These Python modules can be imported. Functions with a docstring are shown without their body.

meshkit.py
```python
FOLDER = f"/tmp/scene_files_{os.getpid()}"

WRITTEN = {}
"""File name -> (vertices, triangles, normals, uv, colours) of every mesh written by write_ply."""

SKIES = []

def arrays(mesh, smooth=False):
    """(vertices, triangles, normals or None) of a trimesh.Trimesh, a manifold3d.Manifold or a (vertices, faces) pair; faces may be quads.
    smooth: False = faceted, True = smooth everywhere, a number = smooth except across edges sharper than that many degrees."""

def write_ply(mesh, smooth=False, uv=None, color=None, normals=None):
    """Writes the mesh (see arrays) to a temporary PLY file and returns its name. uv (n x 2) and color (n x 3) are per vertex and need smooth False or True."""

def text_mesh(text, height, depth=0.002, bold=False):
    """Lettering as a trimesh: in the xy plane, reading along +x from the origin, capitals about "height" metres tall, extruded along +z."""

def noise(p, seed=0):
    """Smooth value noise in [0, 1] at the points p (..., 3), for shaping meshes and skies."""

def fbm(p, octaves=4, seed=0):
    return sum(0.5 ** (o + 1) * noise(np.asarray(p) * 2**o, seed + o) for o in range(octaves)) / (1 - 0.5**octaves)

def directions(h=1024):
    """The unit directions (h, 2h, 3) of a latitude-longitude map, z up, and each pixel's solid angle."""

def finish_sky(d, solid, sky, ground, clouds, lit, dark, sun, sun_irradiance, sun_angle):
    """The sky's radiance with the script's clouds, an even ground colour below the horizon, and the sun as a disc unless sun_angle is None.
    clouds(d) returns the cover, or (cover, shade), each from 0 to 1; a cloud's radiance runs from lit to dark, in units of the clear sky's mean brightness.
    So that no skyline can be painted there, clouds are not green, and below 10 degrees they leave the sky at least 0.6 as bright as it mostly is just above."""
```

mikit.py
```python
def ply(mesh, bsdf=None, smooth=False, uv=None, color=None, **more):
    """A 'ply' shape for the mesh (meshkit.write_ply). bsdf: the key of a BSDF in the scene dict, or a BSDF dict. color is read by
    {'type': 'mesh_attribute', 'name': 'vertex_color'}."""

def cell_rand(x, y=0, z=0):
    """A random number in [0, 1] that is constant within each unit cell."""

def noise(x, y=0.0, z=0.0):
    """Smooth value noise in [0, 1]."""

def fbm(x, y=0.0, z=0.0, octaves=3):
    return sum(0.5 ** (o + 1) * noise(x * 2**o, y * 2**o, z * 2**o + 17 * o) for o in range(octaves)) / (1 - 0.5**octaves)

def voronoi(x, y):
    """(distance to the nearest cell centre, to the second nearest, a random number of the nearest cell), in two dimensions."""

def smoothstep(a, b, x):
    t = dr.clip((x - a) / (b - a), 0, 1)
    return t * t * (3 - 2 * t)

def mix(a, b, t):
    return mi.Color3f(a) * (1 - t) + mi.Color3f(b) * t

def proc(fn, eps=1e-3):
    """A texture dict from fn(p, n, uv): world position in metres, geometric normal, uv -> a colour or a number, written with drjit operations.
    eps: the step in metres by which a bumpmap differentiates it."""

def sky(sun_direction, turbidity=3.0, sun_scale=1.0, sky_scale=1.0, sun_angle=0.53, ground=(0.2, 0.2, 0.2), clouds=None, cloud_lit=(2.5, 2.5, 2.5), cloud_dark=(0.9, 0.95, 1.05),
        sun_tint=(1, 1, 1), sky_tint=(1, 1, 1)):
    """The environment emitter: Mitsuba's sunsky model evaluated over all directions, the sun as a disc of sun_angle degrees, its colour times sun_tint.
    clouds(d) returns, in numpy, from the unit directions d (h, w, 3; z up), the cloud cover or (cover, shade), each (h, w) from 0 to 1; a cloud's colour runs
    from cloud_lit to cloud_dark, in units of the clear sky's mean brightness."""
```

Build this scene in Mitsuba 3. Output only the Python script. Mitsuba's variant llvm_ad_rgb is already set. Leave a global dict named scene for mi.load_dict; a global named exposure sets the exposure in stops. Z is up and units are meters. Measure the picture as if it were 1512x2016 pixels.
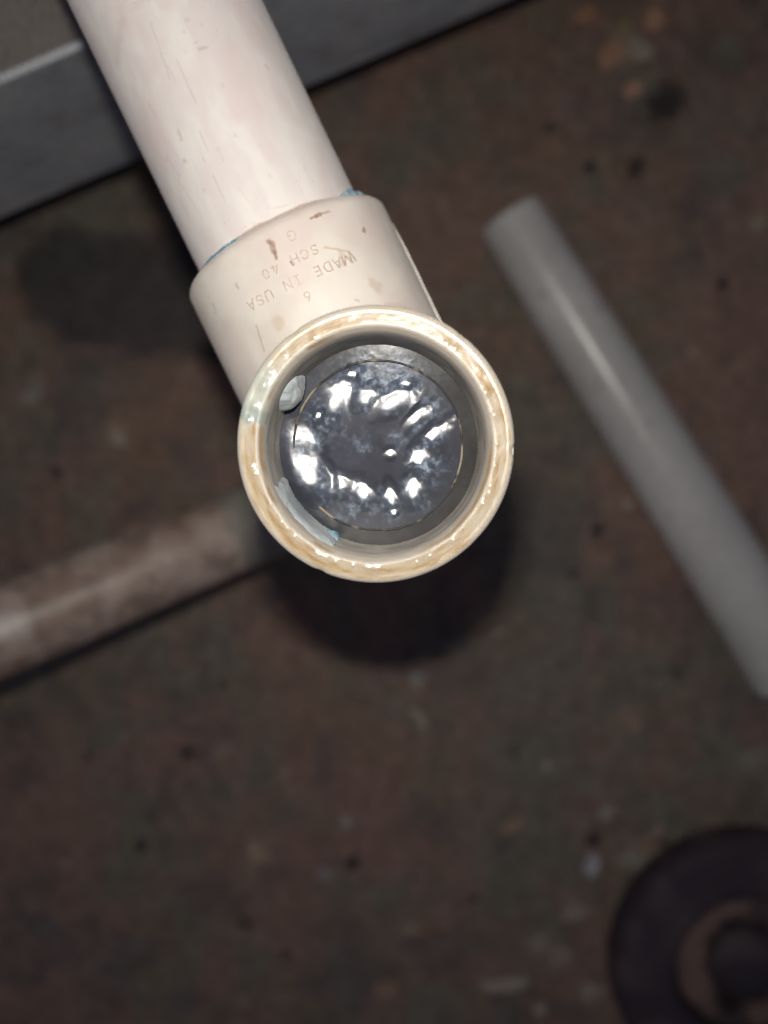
import math, random
import numpy as np
import trimesh, manifold3d as m3
import drjit as dr
import mitsuba as mi
import mikit, meshkit
from mikit import noise, fbm, smoothstep, mix, voronoi
from shapely.geometry import Polygon

random.seed(7)
RNG = np.random.default_rng(7)
T = mi.ScalarTransform4f
scene, labels = {}, {}

# ------------------------------------------------------------------ camera, lamps, exposure
F, CX, CY = 1747.0, 756.0, 1008.0          # focal length and centre in pixels of the 1512 x 2016 photograph
KX, KY, G0 = 0.0, -0.04, 0.283            # lean of the floor against the lens, distance of the floor along the view axis
_N = np.array([-KX, KY, 1.0]); NRM = np.linalg.norm(_N); _N /= NRM
_ex = np.array([1.0, 0, 0]) - _N[0] * _N; _ex /= np.linalg.norm(_ex)
R = np.array([_ex, np.cross(_N, _ex), _N])  # camera axes (right, up, back) -> world
HCAM = G0 / NRM
EYE = np.array([0, 0, HCAM])


def cam(x, y, b):
    return R @ np.array([x, y, b], float) + EYE


def P(px, py, d):
    return cam((px - CX) / F * d, -(py - CY) / F * d, -d)


def ray(px, py):
    v = P(px, py, 1.0) - EYE
    return v / np.linalg.norm(v)


def at_z(px, py, z):
    v = ray(px, py)
    return EYE + v * (z - EYE[2]) / v[2]


FORWARD, UPV, RIGHT = R @ [0, 0, -1], R @ [0, 1, 0], R @ [1, 0, 0]
scene['camera'] = dict(type='thinlens', fov=math.degrees(2 * math.atan(CX / F)), fov_axis='x', near_clip=0.005, far_clip=20.0,
                       aperture_radius=0.0015, focus_distance=0.1145,
                       to_world=T().look_at(origin=EYE.tolist(), target=(EYE + FORWARD).tolist(), up=UPV.tolist()))
exposure = 0.18
# the phone's own flash, two white diodes beside the lens, and the faint light of the dark room
LAMP = cam(-0.0024, 0.0168, 0.001)
for i, dx in enumerate((-0.0017, 0.0017)):
    c = LAMP + RIGHT * dx
    scene['flash_lamp' if i == 0 else 'flash_lamp_001'] = dict(
        type='disk', to_world=T().look_at(origin=c.tolist(), target=(c + FORWARD).tolist(), up=UPV.tolist()).scale(0.0016),
        emitter=dict(type='area', radiance=dict(type='rgb', value=[3000, 2850, 2620])))
labels['flash_lamp'] = dict(label='left white diode of the flash beside the lens, behind the picture plane', category='lamp')
labels['flash_lamp_001'] = dict(label='right white diode of the flash beside the lens, behind the picture plane', category='lamp')
scene['room_light'] = dict(type='constant', radiance=dict(type='rgb', value=[0.043, 0.044, 0.064]))


# ------------------------------------------------------------------ helpers
def tag(key, label=None, cat=None, group=None, kind=None):
    labels[key] = {k: v for k, v in (('label', label), ('category', cat), ('group', group), ('kind', kind)) if v}


def add(key, mesh, bsdf, smooth=35, **kw):
    n, k = 0, key
    while k in scene:
        n += 1
        k = f'{key}_{n:03d}'
    scene[k] = mikit.ply(mesh, bsdf, smooth=smooth, **kw)
    return k


def frame(o, z, x):
    z = z / np.linalg.norm(z)
    x = x - z * (x @ z); x /= np.linalg.norm(x)
    m = np.eye(4); m[:3, 0], m[:3, 1], m[:3, 2], m[:3, 3] = x, np.cross(z, x), z, o
    return m


def move(mesh, m):
    mesh = mesh.copy(); mesh.apply_transform(m); return mesh


def lathe(profile, n=192, closed=False):
    """Surface of revolution of (r, z) rows about z."""
    p = np.asarray(profile, float)
    a = np.arange(n) * 2 * np.pi / n
    v = np.stack([p[:, None, 0] * np.cos(a), p[:, None, 0] * np.sin(a), np.broadcast_to(p[:, 1:2], (len(p), n))], -1).reshape(-1, 3)
    rows = len(p) if closed else len(p) - 1
    i, j = np.meshgrid(np.arange(rows), np.arange(n), indexing='ij')
    i2, j2 = (i + 1) % len(p), (j + 1) % n
    q = np.stack([i * n + j, i2 * n + j, i2 * n + j2, i * n + j2], -1).reshape(-1, 4)
    f = np.vstack([q[:, [0, 2, 1]], q[:, [0, 3, 2]]])
    return trimesh.Trimesh(v, f, process=False)


def grid_mesh(pts, flip=False):
    """(h, w, 3) points as a sheet."""
    h, w = pts.shape[:2]
    i, j = np.meshgrid(np.arange(h - 1), np.arange(w - 1), indexing='ij')
    q = np.stack([i * w + j, (i + 1) * w + j, (i + 1) * w + j + 1, i * w + j + 1], -1).reshape(-1, 4)
    f = np.vstack([q[:, [0, 1, 2]], q[:, [0, 2, 3]]])
    return trimesh.Trimesh(pts.reshape(-1, 3), f[:, ::-1] if flip else f, process=False)


def arc(c, r, a0, a1, n=8):
    a = np.radians(np.linspace(a0, a1, n))
    return [(c[0] + r * math.cos(t), c[1] + r * math.sin(t)) for t in a]


def srgb(r, g, b):
    return [((x / 255 + 0.055) / 1.055) ** 2.4 if x > 10 else x / 255 / 12.92 for x in (r, g, b)]


def dot(p, o, d):
    return (p.x - float(o[0])) * float(d[0]) + (p.y - float(o[1])) * float(d[1]) + (p.z - float(o[2])) * float(d[2])


def mark(p, a, b, w, soft=0.45, rough=0.9, k=1600.0):
    """Coverage 0..1 of a stain the segment a-b, w metres to each side, with a ragged edge."""
    a, b = np.asarray(a, float), np.asarray(b, float)
    ab = b - a
    L = float(np.linalg.norm(ab)) + 1e-9
    t = dr.clip(dot(p, a, ab / L), 0, L)
    u = ab / L
    dx, dy, dz = (p.x - float(a[0]) - t * float(u[0]), p.y - float(a[1]) - t * float(u[1]), p.z - float(a[2]) - t * float(u[2]))
    d = dr.sqrt(dx * dx + dy * dy + dz * dz) / w
    d = d + (fbm(p.x * k, p.y * k, p.z * k, 2) - 0.5) * rough
    return 1 - smoothstep(1 - soft, 1 + soft, d)


def principled(color, rough, spec=0.5, **kw):
    d = dict(type='principled', base_color=color if isinstance(color, dict) else dict(type='rgb', value=list(color)),
             roughness=rough, specular=spec)
    d.update(kw)
    return dict(type='twosided', bsdf=d)


def bumped(b, fn, scale, eps=1e-4):
    return dict(type='twosided', bsdf=dict(type='bumpmap', arbitrary=mikit.proc(fn, eps=eps), scale=scale, bsdf=b['bsdf']))


# ------------------------------------------------------------------ floor
FB = np.array([0, 0, 0.0])
dark_specks = [(1175, 1045, 13), (1128, 1130, 11), (365, 1485, 13), (275, 1668, 12), (690, 1700, 14), (437, 1352, 9), (1165, 1655, 14), (560, 1880, 8), (860, 1290, 7), (1010, 1480, 7), (480, 1820, 9), (170, 1490, 8), (1330, 1330, 9), (930, 1770, 8), (110, 930, 10), (1420, 560, 12), (1080, 250, 9), (1250, 330, 16),
               (1300, 205, 34), (1160, 330, 12)]
dark_specks = [(at_z(x, y, 0), r / F * np.linalg.norm(at_z(x, y, 0) - EYE)) for x, y, r in dark_specks]
pale_specks = [(500, 1680, 24, (.30, .225, .16)), (440, 1480, 20, (.24, .17, .13)), (680, 1622, 14, (.25, .24, .24)), (1075, 1510, 12, (.28, .25, .2)), (640, 1720, 12, (.22, .23, .25)),
               (820, 1340, 14, (.22, .22, .21)), (800, 1830, 13, (.25, .2, .15)), (1250, 1690, 34, (.22, .205, .165)), (1290, 1640, 12, (.3, .22, .2)), (1100, 1890, 20, (.25, .2, .16)),
               (1240, 1900, 16, (.22, .2, .15)), (1240, 1420, 28, (.23, .16, .115)), (1225, 60, 22, (.22, .18, .11)), (1230, 995, 12, (.25, .23, .19)), (1490, 440, 16, (.22, .2, .14)),
               (235, 840, 16, (.24, .17, .12)), (60, 780, 20, (.22, .2, .17)), (1480, 1500, 30, (.2, .18, .14)), (1200, 110, 26, (.37, .22, .14)), (1280, 40, 20, (.36, .22, .14)), (1240, 180, 18, (.35, .20, .14)), (1150, 30, 18, (.34, .19, .11)),
               (1130, 1800, 22, (.28, .24, .19)), (1060, 1860, 16, (.26, .22, .18)), (1160, 1960, 22, (.25, .21, .17)), (1190, 1600, 16, (.25, .23, .2)), (1060, 1990, 14, (.28, .24, .18)), (900, 1560, 9, (.24, .2, .17)),
               (560, 1520, 9, (.25, .2, .16)), (300, 1560, 8, (.24, .2, .17)), (1360, 700, 12, (.22, .17, .12)), (980, 1250, 9, (.25, .22, .18)), (1240, 760, 10, (.22, .19, .14)), (130, 1700, 10, (.24, .2, .17)), (1400, 980, 10, (.24, .2, .14))]
pale_specks = [(at_z(x, y, 0), r / F * np.linalg.norm(at_z(x, y, 0) - EYE), c) for x, y, r, c in pale_specks]
shade_patch = [at_z(x, y, 0) for x, y in ((150, 566), (330, 590), (440, 610))]  # cast shadow painted into the floor colour as a dark patch


def floor_color(p, n, uv):
    x, y = p.x, p.y
    big = fbm(x * 17 + 3.1, y * 17, 0.0, 4)
    mid = fbm(x * 75 + 9, y * 75, 4.0, 4)
    fine = fbm(x * 900, y * 900, 2.0, 3)
    c = mix((.232, .150, .118), (.172, .153, .120), smoothstep(.44, .64, big * .55 + mid * .45))
    c = mix(c, (.205, .140, .095), .40 * smoothstep(.56, .72, fbm(x * 40, y * 40 + 5, 7.0, 3)))
    c = mix(c, (.110, .096, .100), .5 * smoothstep(.58, .74, fbm(x * 52 + 31, y * 52, 11.0, 3)))
    for a, r in dark_specks:
        c = mix(c, (.022, .022, .024), .85 * mark(p, a, a + [r * .4, r * .2, 0], r * .85, k=700.0))
    for a, r, col in pale_specks:
        c = mix(c, [1.3 * q for q in col], .95 * mark(p, a, a + [r * .35, r * .25, 0], r * .75, soft=.6, k=500.0))
    o = dr.maximum(mark(p, shade_patch[0], shade_patch[1], .0180, soft=.22, rough=.5, k=130.0), mark(p, shade_patch[1], shade_patch[2], .0165, soft=.22, rough=.5, k=130.0))
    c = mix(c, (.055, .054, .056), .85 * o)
    grit = fbm(x * 330 + 7, y * 330, 6.0, 3)
    return c * (.55 + .90 * fine) * (.72 + .56 * grit)


def floor_bump(p, n, uv):
    return fbm(p.x * 700, p.y * 700, 0.0, 3) + 2.5 * fbm(p.x * 120, p.y * 120, 5.0, 3)


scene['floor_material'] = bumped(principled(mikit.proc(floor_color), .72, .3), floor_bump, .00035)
g = np.concatenate([[-1.5, -.7], np.linspace(-.4, .4, 161), [.7, 1.5]])
X, Y = np.meshgrid(g, g)
Z = (meshkit.fbm(np.stack([X * 30, Y * 30, 0 * X], -1), 4, 3) - .5) * .0010
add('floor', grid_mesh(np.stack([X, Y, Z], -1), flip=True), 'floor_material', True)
tag('floor', kind='structure')

# pale chips lying on the floor
scene['chip_pale'] = principled(mikit.proc(lambda p, n, uv: mix((.42, .38, .31), (.30, .25, .18), fbm(p.x * 500, p.y * 500, 3., 3))), .7, .3)
scene['chip_white'] = principled(mikit.proc(lambda p, n, uv: mix((.50, .50, .52), (.36, .35, .36), fbm(p.x * 500, p.y * 500, 3., 3))), .6, .4)
scene['chip_tan'] = principled(mikit.proc(lambda p, n, uv: mix((.36, .25, .18), (.24, .16, .11), fbm(p.x * 500, p.y * 500, 3., 3))), .7, .3)
chips = [  # px, py, half length, half width (pixels), angle, material, label
    (1165, 1702, 18, 13, 70, 'chip_white', 'small whitish chip on the brown floor left of the black wheel'),
    (1266, 1664, 17, 11, 10, 'chip_tan', 'small pinkish tan chip on the floor just above the black wheel'),
    (826, 1412, 25, 8, -55, 'chip_pale', 'slim pale curved flake on the floor below the elbow shadow'),
    (232, 862, 20, 14, -20, 'chip_pale', 'small yellowish chip on the floor left of the elbow'),
    (1008, 1624, 24, 12, 32, 'chip_tan', 'oval tan flake on the floor midway between elbow and black wheel'),
    (992, 1936, 38, 11, 3, 'chip_pale', 'long flat pale flake on the floor at the bottom edge, left of the black wheel'),
    (757, 1944, 24, 13, 20, 'chip_tan', 'brownish tan chip on the floor at the bottom centre'),
    (1258, 100, 24, 15, -35, 'chip_pale', 'mustard coloured chip on the floor near the top right'),
]
for k, (px, py, hl, hw, ang, mat, lab) in enumerate(chips):
    c = at_z(px, py, .0004); s = np.linalg.norm(c - EYE) / F
    a = np.linspace(0, 2 * np.pi, 14, endpoint=False)
    rr = 1 + .28 * RNG.uniform(-1, 1, 14)
    poly = Polygon(np.stack([hl * s * np.cos(a) * rr, hw * s * np.sin(a) * rr], -1)).buffer(.0002)
    m = trimesh.creation.extrude_polygon(poly, .0009)
    m = m.subdivide_to_size(.0012)
    m.vertices[:, 2] += .0006 * (meshkit.noise(m.vertices * [500, 500, 0] + k * 7) - .3) * (m.vertices[:, 2] > .0005)
    M = trimesh.transformations.rotation_matrix(math.radians(ang), [0, 0, 1]) @ trimesh.transformations.rotation_matrix(RNG.uniform(-.08, .08), [1, 0, 0])
    M[:3, 3] = c
    key = add('paint_chip', move(m, M), mat, 40)
    tag(key, lab, 'chip', 'chips scattered on the floor')

# ------------------------------------------------------------------ steel beam at the upper left, raised on a foot rail
ZB = 0.052
A, B = at_z(0, 436, ZB), at_z(1000, 8, ZB)
bt = (B - A) / np.linalg.norm(B - A)                 # along the beam
bn = np.cross([0, 0, 1.0], bt)                       # horizontal, away from the camera side
if bn @ (EYE - A) > 0:
    bn = -bn
# height at which the upper front edge meets the photographed edge, leaning back a little
best = min(np.linspace(ZB + .01, HCAM - .06, 400), key=lambda z: abs((at_z(80, 117, z) - A) @ bn - .006))
ZT = float(best)
lean = .006


def beam_mesh(sec, a0, a1):
    """Extrudes a closed (n, z) section along the beam from a0 to a1."""
    m = trimesh.creation.extrude_polygon(Polygon(sec), a1 - a0)
    M = np.eye(4); M[:3, 0], M[:3, 1], M[:3, 2] = bn, [0, 0, 1], bt
    M[:3, 3] = np.array([A[0], A[1], 0]) + bt * a0
    if np.linalg.det(M[:3, :3]) < 0:
        m.invert()
    return move(m, M)


def steel_color(p, n, uv):
    u, v = dot(p, A, bt), dot(p, A, bn)
    s = fbm(u * 60, v * 60 + p.z * 60, 3.0, 4)
    f = fbm(p.x * 1100, p.y * 1100, p.z * 1100, 2)
    top = smoothstep(.5, .8, n.z)
    c = mix((.235, .245, .265), (.30, .305, .315), smoothstep(.3, .7, s))
    c = mix(c, (.17, .15, .14), .5 * smoothstep(.56, .72, fbm(u * 130, v * 130 + 5, p.z * 190, 4)))
    dust = mix((.185, .168, .145), (.215, .20, .185), s)
    return mix(c, dust, top) * (.7 + .6 * f)


scene['steel_material'] = principled(mikit.proc(steel_color), .62, .4)
scene['steel_edge'] = principled((.50, .52, .54), .4, .5)
scene['rail_material'] = principled((.03, .028, .03), .8, .2)
ch = .00045
add('steel_beam__body', beam_mesh([(.001, ZB), (lean - .0003, ZT - ch), (lean + ch, ZT), (.075, ZT), (.075, ZB)], -.25, .30), 'steel_material', 20)
L0 = (at_z(0, 155, ZT) - A) @ bt
L1 = (at_z(160, 78, ZT) - A) @ bt
sec = [(lean - .0004, ZT - ch * .95), (lean - .0012, ZT - ch * .2), (lean + ch * .5, ZT + .0004), (lean + ch, ZT + .0001), (lean + .3 * ch, ZT - ch * .9)]
add('steel_beam__worn_edge', beam_mesh(sec, -.25, L1), 'steel_edge', 40)
add('steel_beam__foot_rail', beam_mesh([(.030, -.002), (.030, ZB - .0005), (.070, ZB - .0005), (.070, -.002)], -.25, .30), 'rail_material', 20)
tag('steel_beam', 'dark grey steel beam with a bright worn edge, crossing behind the white pipe at the upper left', 'beam')
tag('steel_beam__worn_edge', 'bright silvery worn edge of the dark steel beam')


# ------------------------------------------------------------------ loose tubes
def tube(p0, p1, ro, ri, n=96, rings=60, widen=0.0):
    L = np.linalg.norm(p1 - p0)
    e = .0006
    z = np.linspace(e, L - e, rings)
    prof = [(ri, 0.02), (ri, e), (ri + e * .7, 0), (ro - e, 0)] + [(ro, q) for q in z] + [(ro - e, L), (ri + e * .7, L), (ri, L - e), (ri, L - .02)]
    m = lathe(prof, n)
    m.vertices[:, :2] *= (1 + widen * m.vertices[:, 2:] / L)
    m.invert() if m.volume < 0 else None
    return move(m, frame(p0, p1 - p0, np.array([.3, .2, .9])))


def grey_color(p, n, uv):
    f = fbm(p.x * 900, p.y * 900, p.z * 900, 3)
    s = fbm(p.x * 60, p.y * 60, p.z * 60, 3)
    return mix((.50, .49, .465), (.66, .645, .625), s) * (.85 + .3 * f) * (1 - .25 * smoothstep(.66, .8, fbm(p.x * 260, p.y * 260, p.z * 260, 3)))


scene['grey_plastic'] = principled(mikit.proc(grey_color), .27, .5)
g0, g1 = at_z(1002, 424, .0103), at_z(1562, 1330, .0127)   # it lies on the floor and widens towards the lower end
add('grey_tube', tube(g0, g1, .0100, .0080, widen=.24), 'grey_plastic', 35)
tag('grey_tube', 'plain matt grey tapering plastic tube lying aslant at the right of the elbow', 'tube')

b0, b1 = P(-250, 1349, .2045), P(600, 988, .2465)
BW = (b1 - b0) / np.linalg.norm(b1 - b0)


def brown_color(p, n, uv):
    u = dot(p, b0, BW)
    s = fbm(p.x * 110, p.y * 110, p.z * 110, 4)
    f = fbm(p.x * 800, p.y * 800, p.z * 800, 3)
    c = mix((.27, .19, .148), (.45, .355, .305), smoothstep(.3, .7, s))
    c = mix(c, (.16, .105, .08), .55 * smoothstep(.50, .70, fbm(p.x * 230 + 4, p.y * 230, p.z * 230, 3)))
    end = smoothstep(.0, .004, u - float((P(440, 1040, .238) - b0) @ BW) + .004 * s)
    c = mix(c, (.27, .265, .225), .8 * end)
    ring = 1 - smoothstep(.0004, .0012, dr.abs(u - float((P(68, 1215, .2195) - b0) @ BW)))
    c = mix(c, (.62, .56, .52), .7 * mark(p, P(-30, 1240, .205), P(30, 1232, .205), .0035, soft=.8, k=300.0))  # whitish glint painted into the pipe colour at the left end
    return mix(c, (.17, .12, .10), .35 * ring) * (.85 + .3 * f)


scene['brown_pipe_material'] = principled(mikit.proc(brown_color), .42, .5)
add('brown_pipe', tube(b0, b1, .0109, .0088), 'brown_pipe_material', 35)
tag('brown_pipe', 'dirty brownish pipe running from the left edge in under the elbow', 'pipe')

# ------------------------------------------------------------------ black wheel lying on the floor, lower right
wc = at_z(1470, 1900, .010)
ws = (wc - EYE) @ FORWARD / F
wr = 266 * ws
scene['wheel_rubber'] = principled(mikit.proc(lambda p, n, uv: mix((.050, .039, .050), (.090, .068, .074), smoothstep(.4, .75, fbm(p.x * 130, p.y * 130, p.z * 130, 4)))), .75, .25)
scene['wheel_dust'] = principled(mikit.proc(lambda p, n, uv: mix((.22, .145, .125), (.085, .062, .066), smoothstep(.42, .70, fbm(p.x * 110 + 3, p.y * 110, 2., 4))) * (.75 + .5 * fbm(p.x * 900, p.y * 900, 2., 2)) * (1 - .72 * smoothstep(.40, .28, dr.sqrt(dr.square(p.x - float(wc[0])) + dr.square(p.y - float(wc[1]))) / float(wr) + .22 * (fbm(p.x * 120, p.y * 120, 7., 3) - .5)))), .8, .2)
base = np.array([wc[0], wc[1], 0])
WM = np.eye(4); WM[:3, 3] = base
rt = wr * .30
pr = [(wr * .54, .001)] + [(wr * .54, .0105)] + arc((wr * .66, .0120), wr * .12, 180, 90, 6) + arc((wr * .88, .0115), wr * .12, 75, 0, 8) + [(wr, .004), (wr * .96, .0005), (wr * .54, .0008)]
tm = lathe(pr, 128); tm.invert() if tm.volume < 0 else None
add('caster_wheel__tyre', move(tm, WM), 'wheel_rubber', 40)
dm = lathe([(wr * .538, .003), (wr * .50, .0085), (wr * .42, .0092), (wr * .28, .0088), (wr * .275, .003)], 96); dm.invert() if dm.face_normals[:, 2].mean() < 0 else None
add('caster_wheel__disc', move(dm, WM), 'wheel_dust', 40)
hm = lathe([(wr * .274, .0085), (wr * .265, .0098), (wr * .24, .0110), (wr * .20, .0122), (wr * .14, .0132), (wr * .08, .0137), (wr * .001, .0138)], 96); hm.invert() if hm.face_normals[:, 2].mean() < 0 else None
add('caster_wheel__hub', move(hm, WM), 'wheel_rubber', 40)
tag('caster_wheel', 'black rubber wheel with a dusty brown disc lying flat at the lower right corner', 'wheel')
tag('caster_wheel__disc', 'dusty brown disc inside the black tyre')

# ------------------------------------------------------------------ plastic pipe and elbow, held close to the lens
O, M0 = P(752, 886, .138), P(738.5, 875.5, .105)
Z1 = (M0 - O) / np.linalg.norm(M0 - O)               # axis of the open mouth
H1 = float(np.linalg.norm(M0 - O))
q = P(553, 474, .138) - O
W = q - Z1 * (q @ Z1); W /= np.linalg.norm(W)         # axis of the pipe
S = np.cross(Z1, W)
if S @ RIGHT < 0:
    S = -S                                            # sideways, to the right in the picture
H2, RO, RP = .0345, .0165, .01335
EX = RIGHT - Z1 * (RIGHT @ Z1); EX /= np.linalg.norm(EX)
EY = np.cross(Z1, EX)


def on_pipe(px, py, r=RP):
    """Where the line of sight meets the cylinder of radius r about the pipe's axis."""
    v = ray(px, py); o = EYE - O
    vp, op = v - W * (v @ W), o - W * (o @ W)
    a, b, c = vp @ vp, 2 * vp @ op, op @ op - r * r
    d = max(b * b - 4 * a * c, 0)
    return EYE + v * (-b - math.sqrt(d)) / (2 * a)


def pipe_coord(pt):
    d = pt - O
    return float(d @ W), math.atan2(d @ S, d @ Z1)


def cyl_pt(a, th, r):
    return O + W * a + r * (math.cos(th) * Z1 + math.sin(th) * S)


def mouth_at(px, py, z):
    """Where the line of sight meets the plane z below the mouth (in metres), as x, y about the mouth's axis."""
    v = ray(px, py); c = M0 + Z1 * z
    t = ((c - EYE) @ Z1) / (v @ Z1)
    d = EYE + v * t - c
    return np.array([d @ EX, d @ EY])


# -- materials of the fitting
PM = [((297, 45), (334, 153), 2.0, .50), ((347, 116), (386, 203), 1.6, .6), ((394, 259), (410, 299), 2.0, .6), ((420, 347), (442, 394), 1.8, .55), ((327, 307), (354, 347), 1.6, .5),
      ((292, 201), (309, 236), 1.6, .5), ((393, 97), (406, 93), 3.0, 1.0), ((522, 129), (529, 135), 2.6, .8), ((351, 258), (358, 275), 3.0, .9), ((363, 316), (364, 317), 3.4, 1.0),
      ((239, 45), (231, 120), 9.0, .40), ((268, 8), (285, 2), 8.0, .3), ((366, 40), (370, 38), 3.0, .5), ((428, 290), (440, 318), 1.5, .45), ((470, 370), (490, 398), 2.0, .4), ((437, 165), (440, 172), 2.0, .5),
      ((400, 372), (403, 376), 2.0, .6), ((350, 352), (398, 430), 1.5, .4), ((461, 266), (463, 268), 2.2, .7), ((500, 440), (503, 452), 2, .4), ((540, 410), (565, 404), 1.6, .5), ((330, 130), (345, 160), 1.4, .5),
      ((530, 345), (533, 349), 2.2, .5), ((300, 330), (330, 400), 1.3, .35), ((600, 330), (602, 333), 2, .4)]
PM = [(on_pipe(*a), on_pipe(*b), w / F * .124, s) for a, b, w, s in PM]
FM = [((529, 476), (538, 480), 5.0, 1.0, 0), ((532, 480), (541, 498), 4.5, .9, 0), ((541, 496), (544, 509), 3.4, 1.0, 0), ((640, 487), (688, 496), 2.6, .8, 1), ((688, 496), (700, 512), 2.6, .7, 0), ((672, 497), (676, 520), 5.0, .55, 1), ((716, 451), (717, 454), 4.5, 1.0, 0),
      ((612, 430), (624, 425), 2.6, .9, 0), ((622, 427), (630, 422), 3.8, .9, 0), ((630, 422), (648, 416), 2.0, .7, 0), ((735, 558), (745, 565), 11, .5, 1), ((545, 632), (550, 640), 11, .5, 1), ((574, 517), (577, 520), 3.0, .9, 2), ((572, 515), (573, 516), 2.2, 1.0, 2),
      ((505, 640), (520, 690), 2.5, .45, 0), ((465, 560), (470, 568), 3, .4, 0), ((760, 600), (800, 606), 6, .35, 1), ((700, 590), (705, 592), 3, .4, 0), ((420, 600), (426, 618), 3, .35, 0), ((575, 664), (640, 640), 3.5, .5, 0)]
FM = [(on_pipe(*a, r=RO), on_pipe(*b, r=RO), w / F * .122, s, c) for a, b, w, s, c in FM]
STAIN = [(.30, .17, .105), (.56, .40, .25), (.13, .10, .14)]


def pipe_color(p, n, uv):
    a, s, z = dot(p, O, W), dot(p, O, S), dot(p, O, Z1)
    th = s * 900
    f = fbm(a * 160, th * .5, z * 300, 4)
    c = mix((.83, .765, .73), (.88, .835, .785), smoothstep(.35, .65, f))
    c = mix(c, (.80, .67, .64), .55 * smoothstep(.48, .72, fbm(a * 110 + 8, s * 190, z * 190, 4)))
    scr = smoothstep(.70, .82, noise(a * 190, s * 2600, z * 2600)) * smoothstep(.55, .75, noise(a * 90 + 4, s * 120, z * 120))
    c = mix(c, (.60, .46, .38), .08 * scr)
    fl = smoothstep(.80, .90, noise(a * 1500, s * 2400, z * 2400)) * smoothstep(.62, .75, noise(a * 240, s * 240, z * 240 + 9))
    c = mix(c, (.46, .30, .21), .22 * fl)
    for q0, q1, w, st in PM:
        c = mix(c, (.47, .32, .24), st * .34 * mark(p, q0, q1, w * 1.15, soft=.9, rough=1.5, k=2500.0))
    edge = 1 - smoothstep(.0008, .00115, a - H2 + .0003 * noise(s * 600, z * 600))
    return mix(c, (.40, .28, .22), .75 * edge)


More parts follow.
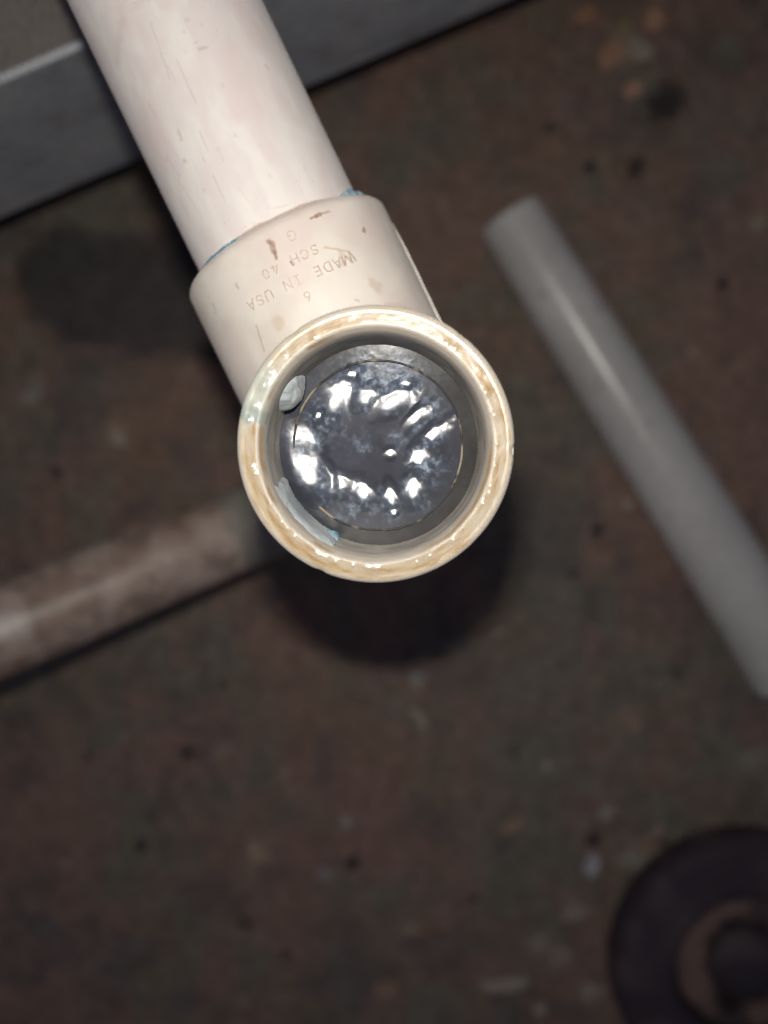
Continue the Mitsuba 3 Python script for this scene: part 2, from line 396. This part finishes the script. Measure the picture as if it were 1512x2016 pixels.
def fit_color(p, n, uv):
    a, s, z = dot(p, O, W), dot(p, O, S), dot(p, O, Z1)
    f = fbm(a * 150, s * 150, z * 150, 4)
    c = mix((.74, .675, .60), (.815, .76, .68), smoothstep(.35, .65, f))
    c = mix(c, (.72, .60, .555), .45 * smoothstep(.5, .7, fbm(a * 90 + 3, s * 90, z * 90 + 1, 3)))
    sp = smoothstep(.82, .92, fbm(p.x * 1500, p.y * 1500, p.z * 1500, 2) * .5 + .5 * noise(p.x * 2100 + 9, p.y * 2100, p.z * 2100)) * smoothstep(.55, .7, noise(a * 260 + 2, s * 260, z * 260))
    c = mix(c, (.48, .34, .25), .5 * sp)
    for q0, q1, w, st, k in FM:
        c = mix(c, STAIN[k], st * .7 * mark(p, q0, q1, w, soft=.6, rough=1.3, k=1900.0))
    return c


def fit_bump(p, n, uv):
    return fbm(p.x * 900, p.y * 900, p.z * 900, 3)


scene['pipe_plastic'] = principled(mikit.proc(pipe_color), .55, .30)
scene['fitting_plastic'] = principled(mikit.proc(fit_color), .48, .34)
scene['letter_plastic'] = principled(mikit.proc(lambda p, n, uv: mix((.565, .45, .37), (.655, .565, .48), smoothstep(.3, .62, fbm(p.x * 700, p.y * 700, p.z * 700, 3)))), .45, .4)


def rim_polar(p):
    x, y, z = dot(p, M0, EX), dot(p, M0, EY), dot(p, M0, Z1)
    r = dr.sqrt(x * x + y * y) + 1e-9
    return x, y, z, r, x / r, y / r


cem_ang = math.atan2(-(775 - 875), (505 - 738))


def rim_color(p, n, uv):
    x, y, z, r, cx, cy = rim_polar(p)
    rm = r * 1000
    w = rm + .5 * (fbm(cx * 4 + 2, cy * 4, 1., 3) - .5)
    band = smoothstep(14.10, 14.45, w) * (1 - smoothstep(15.75, 16.1, w))
    st = fbm(cx * 3.2, cy * 3.2, rm * .9, 4)
    st2 = fbm(cx * 9 + 5, cy * 9, rm * 2.2, 4)
    c = mix(mix((.50, .45, .38), (.47, .40, .30), band), (.41, .30, .17), band * smoothstep(.36, .66, .55 * st + .45 * st2))
    c = mix(c, (.30, .18, .075), .5 * band * smoothstep(.53, .70, st2 * .6 + st * .4))
    c = mix(c, (.52, .46, .38), .5 * (1 - smoothstep(.03, .12, dr.abs(w - 15.0))) * smoothstep(.4, .6, noise(cx * 6, cy * 6, 4.)))
    # brown line along the inner edge in places
    ln = (1 - smoothstep(.10, .28, dr.abs(w - 13.75))) * smoothstep(.50, .62, fbm(cx * 2.4 + 8, cy * 2.4, 3., 3))
    c = mix(c, (.30, .19, .07), .7 * ln)
    # dried blue-green cement on the left of the rim
    d = dr.sqrt(dr.square(cx - math.cos(cem_ang)) + dr.square(cy - math.sin(cem_ang)))
    cm = (1 - smoothstep(.14, .34, d + .25 * (st2 - .5))) * smoothstep(13.6, 14.2, rm)
    c = mix(c, (.44, .475, .43), .75 * cm)
    e = dr.square(cx - math.cos(cem_ang + .17)) + dr.square(cy - math.sin(cem_ang + .17))
    return mix(c, (.21, .29, .27), .55 * (1 - smoothstep(.03, .08, dr.sqrt(e) + .05 * (st2 - .5))))


def rim_rough(p, n, uv):
    x, y, z, r, cx, cy = rim_polar(p)
    return .55 - .35 * smoothstep(.01405, .0144, r) * (1 - smoothstep(.0156, .0160, r))


scene['rim_plastic'] = principled(mikit.proc(rim_color), mikit.proc(rim_rough), .40)


def wall_color(p, n, uv):
    x, y, z, r, cx, cy = rim_polar(p)
    s = fbm(cx * 5, cy * 5, z * 330, 4)
    f = fbm(cx * 16, cy * 16, z * 400, 3)
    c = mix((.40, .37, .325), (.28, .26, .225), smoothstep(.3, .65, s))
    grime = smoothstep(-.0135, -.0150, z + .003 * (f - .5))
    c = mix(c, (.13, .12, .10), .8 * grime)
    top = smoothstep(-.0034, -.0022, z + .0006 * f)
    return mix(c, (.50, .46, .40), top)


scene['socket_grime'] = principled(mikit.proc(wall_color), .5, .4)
scene['ring_stain'] = principled(mikit.proc(lambda p, n, uv: mix((.030, .030, .030), (.26, .22, .15), smoothstep(.50, .64, fbm(p.x * 420, p.y * 420, p.z * 420, 3)))), .5, .4)
scene['blue_cement'] = principled(mikit.proc(lambda p, n, uv: mix((.14, .32, .44), (.42, .52, .56), smoothstep(.35, .7, fbm(p.x * 700, p.y * 700, p.z * 700, 3)))), .3, .5)
scene['pale_cement'] = principled(mikit.proc(lambda p, n, uv: mix((.46, .51, .52), (.56, .61, .615), smoothstep(.35, .7, fbm(p.x * 500, p.y * 500, p.z * 500, 3)))), .3, .5)

# -- body of the fitting: two collars that meet in a rounded corner, hollow
SEG = 192


def revolve(poly):
    return m3.Manifold.revolve(m3.CrossSection([np.asarray(poly, float)], m3.FillRule.NonZero), SEG)


def place(man, mat):
    return man.transform(np.asarray(mat[:3, :4], float))


F1, F2 = frame(O, Z1, EX), frame(O, W, S)
TOP1 = H1 - .0012
arm1 = place(revolve([(0, 0), (RO, 0), (RO, TOP1), (0, TOP1)]), F1)
lip = arc((RO - .0018, H2 - .0018), .0018, 0, 90, 10)
arm2 = place(revolve([(0, 0), (RO, 0)] + lip + [(.0140, H2), (.0134, H2 - .0005), (0, H2 - .0005)]), F2)
ball = m3.Manifold.sphere(RO, SEG).translate(O)
body = arm1 + arm2 + ball
body = body - place(m3.Manifold.cylinder(.05, .0138, .0138, SEG).translate([0, 0, .0075]), F1)
body = body - place(m3.Manifold.cylinder(.05, .0134, .0134, SEG).translate([0, 0, .0155]), F2)
_m = body.refine_to_length(.0008).to_mesh()
body = trimesh.Trimesh(np.array(_m.vert_properties[:, :3], float), np.array(_m.tri_verts), process=False)
body.vertices += body.vertex_normals * (.00009 * (meshkit.fbm(body.vertices * 260, 3, 4) - .5) + .00003 * (meshkit.noise(body.vertices * 900, 7) - .5))[:, None]
add('pipe_elbow__fitting', body, 'fitting_plastic', 32)

# -- the pipe glued into it
L = .235
prof = [(.0112, .018), (RP, .018)] + [(RP, z) for z in np.linspace(.02, L, 120)] + [(.0112, L), (.0112, .018)]
pm = lathe(prof, SEG); pm.invert() if pm.volume < 0 else None
add('pipe_elbow__pipe', move(pm, F2), 'pipe_plastic', 35)

# -- glossy stained rim with small wet beads
prof = [(RO, -.0012), (RO, -.0009)] + arc((RO - .0007, -.0007), .0007, 0, 88, 9) + [(r, -.00003 - .012 * max(0, .0156 - r)) for r in np.linspace(.0156, .01425, 22)]
zi = prof[-1][1]
prof += [(.01425 - .00045 * math.sin(t), zi - .00045 * (1 - math.cos(t))) for t in np.linspace(.15, 1.0, 7)]
prof += [(.01357, -.0008), (.01345, -.0013), (.01338, -.0022)]
rim = lathe(prof, 1080)
beads = [(1150, 265, 1), (1110, 240, 1), (1045, 205, .9), (1305, 485, 1.2), (1347, 597, 1.3), (1350, 850, .8), (1328, 950, 1.4), (1322, 990, 1.2), (1290, 1040, 1.2), (1143, 1220, 1.3), (1013, 1302, 1.5), (1035, 1292, 1.2),
         (775, 1358, 1.2), (700, 1352, 1.5), (735, 1358, 1.6), (555, 1328, 1.2), (510, 1306, 1.3), (455, 1283, 1.5), (480, 1296, 1.1), (315, 1160, 1.2), (285, 1130, 1.1), (153, 890, 1.2), (138, 853, .9), (122, 620, 1.1), (152, 550, 1.2),
         (200, 440, 1.6), (195, 462, 1.1), (228, 383, 1.1), (450, 210, 1), (565, 150, .8), (1190, 345, .7), (1215, 365, .6), (850, 1350, .5), (960, 1330, .6), (230, 1040, .6), (350, 1200, .6), (640, 1345, .7), (1360, 740, .6), (870, 130, .6), (300, 300, .7)]
v = rim.vertices.copy()
for bx, by, sc in beads:
    c = mouth_at(440 + bx / 2.52, 580 + by / 2.52, 0)
    d2 = ((v[:, :2] - c) ** 2).sum(1)
    w = .00029 * sc
    if by < 420 and bx > 300:
        sc *= .6
    if sc < .55:
        continue
    v[:, 2] += .000095 * sc * np.exp(-d2 / (2 * w * w)) * (v[:, 2] > -.0012)
band = np.exp(-((np.hypot(v[:, 0], v[:, 1]) - .0150) / .0007) ** 2)
v[:, 2] += .00004 * band * (meshkit.fbm(np.c_[v[:, :2] * 900, np.zeros(len(v))], 3, 5) - .5)
# nicks in the outer edge
for ang, dep in ((-.04, .00025), (.9, .00012), (2.2, .0001), (4.3, .00014)):
    d2 = ((v[:, :2] - RO * np.array([math.cos(ang), math.sin(ang)])) ** 2).sum(1)
    v[:, :2] *= (1 - dep / RO * np.exp(-d2 / (2 * .0004 ** 2)))[:, None]
rim = trimesh.Trimesh(v, rim.faces, process=False)
if rim.face_normals[:, 2].mean() < 0:
    rim.invert()
MF = frame(M0, Z1, EX)
add('pipe_elbow__fitting__rim', move(rim, MF), 'rim_plastic', True)
tag('pipe_elbow__fitting__rim', 'glossy tan stained rim of the open socket')

# -- the inside of the socket
ZP = -.0125
prof = [(.01338, -.0022), (.0133, -.004)] + [(.0133 - .00025 * t, -.004 - .0185 * t) for t in np.linspace(.05, 1, 24)] + [(.01296, -.0229), (.0128, -.0231)]
sw = lathe(prof, 240)
rr = np.hypot(sw.vertices[:, 0], sw.vertices[:, 1])
k = 1 + .00012 / .0133 * (meshkit.fbm(sw.vertices * [300, 300, 300], 3, 2) - .5)[:, None]
sw.vertices[:, :2] *= np.where((sw.vertices[:, 2] < -.004)[:, None], k, 1)
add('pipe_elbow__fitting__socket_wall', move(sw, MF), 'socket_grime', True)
tag('pipe_elbow__fitting__socket_wall', 'grimy grey inside wall of the socket')


def lie(x, y):
    """How the plug lies in the socket: a shallow dome, highest at the upper edge."""
    return -.150 * (np.sqrt(x ** 2 + (y - .0235) ** 2 + .001 ** 2) - .0235)


st = lathe([(.01120 + .00016 * math.cos(t), .00012 * math.sin(t) - .00001) for t in np.linspace(math.pi, 0, 7)], 360)
st.vertices[:, 2] += .00018 * (meshkit.fbm(st.vertices * [700, 700, 0], 3, 8) - .5) + ZP + lie(st.vertices[:, 0], st.vertices[:, 1])
st.vertices[:, :2] *= 1 + .03 * (meshkit.fbm(np.c_[st.vertices[:, :2] * 160, np.zeros(len(st.vertices))], 3, 18) - .5)[:, None]
add('shiny_plug__stain_ring', move(st, MF), 'ring_stain', True)
tag('shiny_plug__stain_ring', 'thin broken brown ring near the edge of the plug')


def wall_patch(a0, a1, z0, z1, height, thick, n=90, seed=1, key='cement_smear', mat='pale_cement'):
    """Dried cement clinging to the socket wall: a sheet that rises out of the wall where height(a, z) > 0."""
    aa, zz = np.meshgrid(np.linspace(a0, a1, n), np.linspace(z0, z1, n))
    rw = .0133 - .00025 * (-zz - .004) / .0185
    h = height(aa, zz)
    rad = rw + .0004 - np.clip(h, 0, None) * thick
    pts = np.stack([rad * np.cos(aa), rad * np.sin(aa), zz], -1)
    m = grid_mesh(pts)
    keep = (h.reshape(-1)[m.faces] > 0).any(1)
    m = trimesh.Trimesh(m.vertices, m.faces[keep], process=False); m.remove_unreferenced_vertices()
    return add('pipe_elbow__fitting__' + key, move(m, MF), mat, True)


def ang_of(px, py):
    return math.atan2(-(py - 876), px - 745)


ab = ang_of(575, 772)


def blob(a, z):
    x, y = (a - ab) * 13.2, (z + .0085) * 1000
    d = np.hypot(x / 2.5, (y + .8) / 5.2) + .55 * (meshkit.fbm(np.stack([x * .55, y * .4, 0 * x], -1), 2, 4) - .5)
    return (.62 * np.clip(1 - d * d, 0, None) ** .8 + .38 * np.clip(1 - (d / 1.35) ** 2, 0, None)) + .05 * meshkit.noise(np.stack([x * 2, y * 2, 0 * x], -1)) - .06


k1 = wall_patch(ab - .45, ab + .45, -.0150, -.0012, blob, .0021, key='cement_blob')
tag(k1, 'pale bluish blob of dried cement on the socket wall')
as0, as1 = ang_of(545, 940), ang_of(665, 1085)
if as1 < as0:
    as1 += 2 * math.pi


def smear(a, z):
    t = (a - as0) / (as1 - as0)
    nz = meshkit.fbm(np.stack([a * 5, z * 240, 0 * a], -1), 3, 6) - .5
    return np.minimum(np.minimum(t * 5, (1 - t) * 5), np.minimum((-.002 - z) / .003, (z + .0140) / .003)) * 1.0 + 1.1 * nz - .05


def smear_h(a, z):
    return np.tanh(2.5 * smear(a, z)).clip(-1, 1)


k2 = wall_patch(as0 - .05, as1 + .05, -.0148, -.0015, smear_h, .0009, key='cement_smear')
tag(k2, 'pale blue smear of cement on the lower left socket wall')


def drip(a, z):
    t = (a - as0) / (as1 - as0)
    return np.tanh(3 * (.55 - np.hypot((t - .88) / .16, (z + .0105) / .006) + .9 * (meshkit.fbm(np.stack([a * 14, z * 600, 0 * a], -1), 3, 9) - .5))) * 1.0


k3 = wall_patch(as0, as1 + .2, -.0148, -.003, drip, .0013, key='cement_drip', mat='blue_cement')
tag(k3, 'blue drip of cement low on the socket wall')

# -- blue cement squeezed out where the pipe enters the collar


def bead(th0, th1, rad, n=60, seed=0):
    m = []
    th = np.linspace(th0, th1, n)
    ph = np.arange(14) * 2 * np.pi / 14
    taper = np.sqrt(np.clip(1 - (2 * (th - th0) / (th1 - th0) - 1) ** 2, 0, 1))
    rr = rad * taper * (.7 + .6 * meshkit.noise(np.stack([th * 30, 0 * th, 0 * th + seed], -1))) + 1e-6
    pts = np.zeros((n, 15, 3))
    for i in range(n):
        for j in range(15):
            pp = ph[j % 14]
            pts[i, j] = cyl_pt(H2 + .0005 + rr[i] * 1.3 * math.cos(pp), th[i], RP + .0001 + rr[i] * math.sin(pp))
    return grid_mesh(pts)


tl0, tl1 = pipe_coord(on_pipe(402, 545))[1], pipe_coord(on_pipe(486, 490))[1]
tr0, tr1 = pipe_coord(on_pipe(672, 400))[1], math.radians(104)
for a0, a1, rd, sd in ((tl0 - .25, tl1, .0004, 1), (tr0, tr1, .0010, 2)):
    k = add('pipe_elbow__cement_bead', bead(a0, a1, rd, seed=sd), 'blue_cement', True)
tag('pipe_elbow__cement_bead', 'blue cement line at the left of the collar edge')
tag('pipe_elbow__cement_bead_001', 'blue cement lump at the right of the collar edge')

# -- moulding seam standing proud on the right flank of the collar
th = math.radians(87)
sa = np.linspace(.0065, .0305, 70)
hh = .00026 * np.clip((sa - .0065) / .002, 0, 1) * np.clip((.0305 - sa) / .006, 0, 1) ** .7 * (.85 + .3 * meshkit.noise(np.stack([sa * 500, 0 * sa, 0 * sa], -1)))
pts = np.zeros((70, 5, 3))
for i in range(70):
    for j, (dth, fr) in enumerate(((-.005, -.3), (-.004, 1), (0, 1.1), (.004, 1), (.005, -.3))):
        pts[i, j] = cyl_pt(sa[i], th + dth, RO + hh[i] * fr)
scene['seam_plastic'] = principled((.80, .77, .70), .4, .4)
add('pipe_elbow__fitting__seam', grid_mesh(pts), 'seam_plastic', 30)

# -- raised moulded lettering, upside down in the picture, a mesh for each character


def letters(text, start, end, height):
    """Characters along the arc from start to end (pixels), tops towards the mouth."""
    a0, t0 = pipe_coord(on_pipe(*start, r=RO)); a1, t1 = pipe_coord(on_pipe(*end, r=RO))
    n = len(text)
    for i, chr_ in enumerate(text):
        if chr_ == ' ':
            continue
        f = i / max(n - 1, 1)
        a, t = a0 + (a1 - a0) * f, t0 + (t1 - t0) * f
        m = meshkit.text_mesh(chr_, height, depth=.00022)
        m = m.subdivide_to_size(.00035)
        b = m.bounds
        x, y, z = (m.vertices - [(b[0, 0] + b[1, 0]) / 2, height / 2, .00008]).T
        # reading direction runs to the left in the picture, tops point to the mouth (down the pipe's axis)
        ang = t - x / RO
        aa = a - y
        rad = RO + z
        v = O + W * aa[:, None] + rad[:, None] * (np.cos(ang)[:, None] * Z1 + np.sin(ang)[:, None] * S)
        mm = trimesh.Trimesh(v, m.faces, process=False)
        if mm.volume < 0:
            mm.invert()
        add('pipe_elbow__fitting__letter', mm, 'letter_plastic', 30)


letters('MADE IN USA', (683, 512), (496, 601), .00142)
letters('SCH 40', (619, 492), (524, 540), .00132)
letters('6', (606, 584), (606, 584), .0014)
letters('G', (574, 464), (574, 464), .0014)
tag('pipe_elbow', 'white plastic pipe glued into an elbow whose stained open socket faces up', 'pipe elbow')
tag('pipe_elbow__pipe', 'long pinkish white pipe with fine brown scratches')

# ------------------------------------------------------------------ shiny plug inside the socket
NG = 330
RPL = .01325
xx = np.linspace(-RPL, RPL, NG)
PX, PY = np.meshgrid(xx, xx)
PR = np.hypot(PX, PY)
pc = M0 + Z1 * ZP
LC = LAMP


def want_slope(xy):
    pt = pc + EX * xy[0] + EY * xy[1]
    a, b = EYE - pt, LC - pt
    h = a / np.linalg.norm(a) + b / np.linalg.norm(b)
    return -np.array([h @ EX, h @ EY]) / (h @ Z1)


def nz(scale, seed, oct=4):
    return meshkit.fbm(np.stack([PX * scale, PY * scale, 0 * PX], -1), oct, seed) - .5


H = lie(PX, PY)
H += .00007 * nz(260, 11, 3) + .000004 * nz(1800, 12, 2)
frothy = np.zeros_like(PX)
FR = [(700, 395, 100, .8), (870, 430, 100, .9), (600, 470, 70, .9), (480, 610, 60, 1.0), (540, 600, 60, .7), (560, 720, 70, .3), (690, 740, 50, .4), (640, 1050, 80, .5), (540, 1000, 55, .7), (450, 720, 50, 1.0), (460, 850, 40, .8),
      (1015, 560, 55, .6), (1010, 850, 70, .8), (960, 1030, 50, .5), (860, 720, 40, .7), (840, 1080, 40, .6), (710, 1050, 50, .5), (330, 700, 40, .4), (770, 500, 50, .7)]
for fx, fy, fr, am in FR:
    c = mouth_at(440 + fx / 2.52, 580 + fy / 2.52, ZP)
    s_ = fr / 2.52 / F * .13
    frothy = np.maximum(frothy, np.exp(-((PX - c[0]) ** 2 + (PY - c[1]) ** 2) / (2 * (.7 * s_) ** 2)))
H += frothy * (.00005 * nz(1500, 14, 3))
streaks = [  # centre, direction, length, width in pixels of the enlarged view
    (568, 512, 90, -130, 165, 62), (712, 515, 60, -50, 85, 50), (838, 535, 110, -70, 140, 55), (955, 612, 60, -65, 100, 32), (1030, 705, 90, -85, 140, 40), (968, 815, -20, 70, 100, 50), (943, 965, -5, 60, 110, 50),
    (830, 1008, 10, 60, 95, 36), (692, 978, 30, 50, 95, 58), (578, 940, 10, 30, 70, 62), (497, 920, 10, 60, 110, 52), (392, 715, -12, 80, 150, 82), (400, 800, 8, 80, 150, 86), (420, 890, 30, 70, 150, 82), (825, 787, 10, 10, 36, 34), (845, 1082, 5, 5, 26, 24),
    (640, 400, 70, -20, 40, 18), (905, 445, 40, 20, 36, 18), (470, 600, 30, -30, 40, 20)]
for sx, sy, dx, dy, ln, wd in streaks:
    c = mouth_at(440 + sx / 2.52, 580 + sy / 2.52, ZP)
    d = np.array([dx, -dy], float); d /= np.linalg.norm(d)
    u = (PX - c[0]) * d[0] + (PY - c[1]) * d[1]
    w = -(PX - c[0]) * d[1] + (PY - c[1]) * d[0]
    hl, hw = 1.10 * ln / 5.04 / F * .13, 1.05 * wd / 5.04 / F * .13
    k = np.hypot(u / (hl * 1.3), w / (hw * 1.7))
    k = k + (.35 if wd < 70 else .08) * nz(900, 21, 2)
    wgt = 1 - np.clip((k - .45) / 1.15, 0, 1); wgt = wgt * wgt * (3 - 2 * wgt)
    sl = want_slope(c)
    i, j = np.argmin(abs(xx - c[1])), np.argmin(abs(xx - c[0]))
    cap = H[i, j] + sl[0] * (PX - c[0]) + sl[1] * (PY - c[1]) - .085 * u * u / (2 * hl) - .085 * w * w / (2 * hw)
    H = H * (1 - wgt) + cap * wgt
H += .0000 * np.clip((PR - .0113) / .0012, 0, 1) ** 2           # it climbs a little at the wall
pts = pc + PX[..., None] * EX + PY[..., None] * EY + H[..., None] * Z1
m = grid_mesh(pts)
keep = (PR.reshape(-1)[m.faces] < RPL).all(1)
m = trimesh.Trimesh(m.vertices, m.faces[keep], process=False); m.remove_unreferenced_vertices()
if m.face_normals.mean(0) @ Z1 < 0:
    m.invert()


FROTH_AND_HALO = []
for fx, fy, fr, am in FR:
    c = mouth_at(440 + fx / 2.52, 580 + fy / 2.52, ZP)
    FROTH_AND_HALO.append((float(c[0]), float(c[1]), fr / 2.52 / F * .13 * .75, am * .9))
for sx, sy, dx, dy, ln, wd in streaks[:14]:  # bluish glow beside each highlight, painted into the plug colour
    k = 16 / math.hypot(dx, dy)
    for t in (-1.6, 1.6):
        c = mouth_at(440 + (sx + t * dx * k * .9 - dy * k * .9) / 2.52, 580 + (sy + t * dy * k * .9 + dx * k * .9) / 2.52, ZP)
        FROTH_AND_HALO.append((float(c[0]), float(c[1]), 40 / 2.52 / F * .13 * .62, .8))


def plug_color(p, n, uv):
    x, y = dot(p, pc, EX), dot(p, pc, EY)
    c = mix((.024, .026, .036), (.055, .058, .076), fbm(x * 240, y * 240, 3., 4))
    rr = dr.sqrt(x * x + y * y)
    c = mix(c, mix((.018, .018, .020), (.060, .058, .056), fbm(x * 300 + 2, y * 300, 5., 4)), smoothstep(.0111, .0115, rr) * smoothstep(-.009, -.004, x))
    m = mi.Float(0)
    for fx, fy, fs, am in FROTH_AND_HALO:
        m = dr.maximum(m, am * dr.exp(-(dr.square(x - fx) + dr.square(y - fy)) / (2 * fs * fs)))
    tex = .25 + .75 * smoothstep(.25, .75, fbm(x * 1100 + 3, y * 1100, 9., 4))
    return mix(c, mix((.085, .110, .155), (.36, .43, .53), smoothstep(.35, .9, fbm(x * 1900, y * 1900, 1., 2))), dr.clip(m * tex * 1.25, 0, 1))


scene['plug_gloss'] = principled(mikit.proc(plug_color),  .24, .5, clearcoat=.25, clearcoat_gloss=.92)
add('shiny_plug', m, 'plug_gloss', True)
tag('shiny_plug', 'shiny dark silvery plug with crinkled bright reflections sunk inside the elbow socket', 'plug')
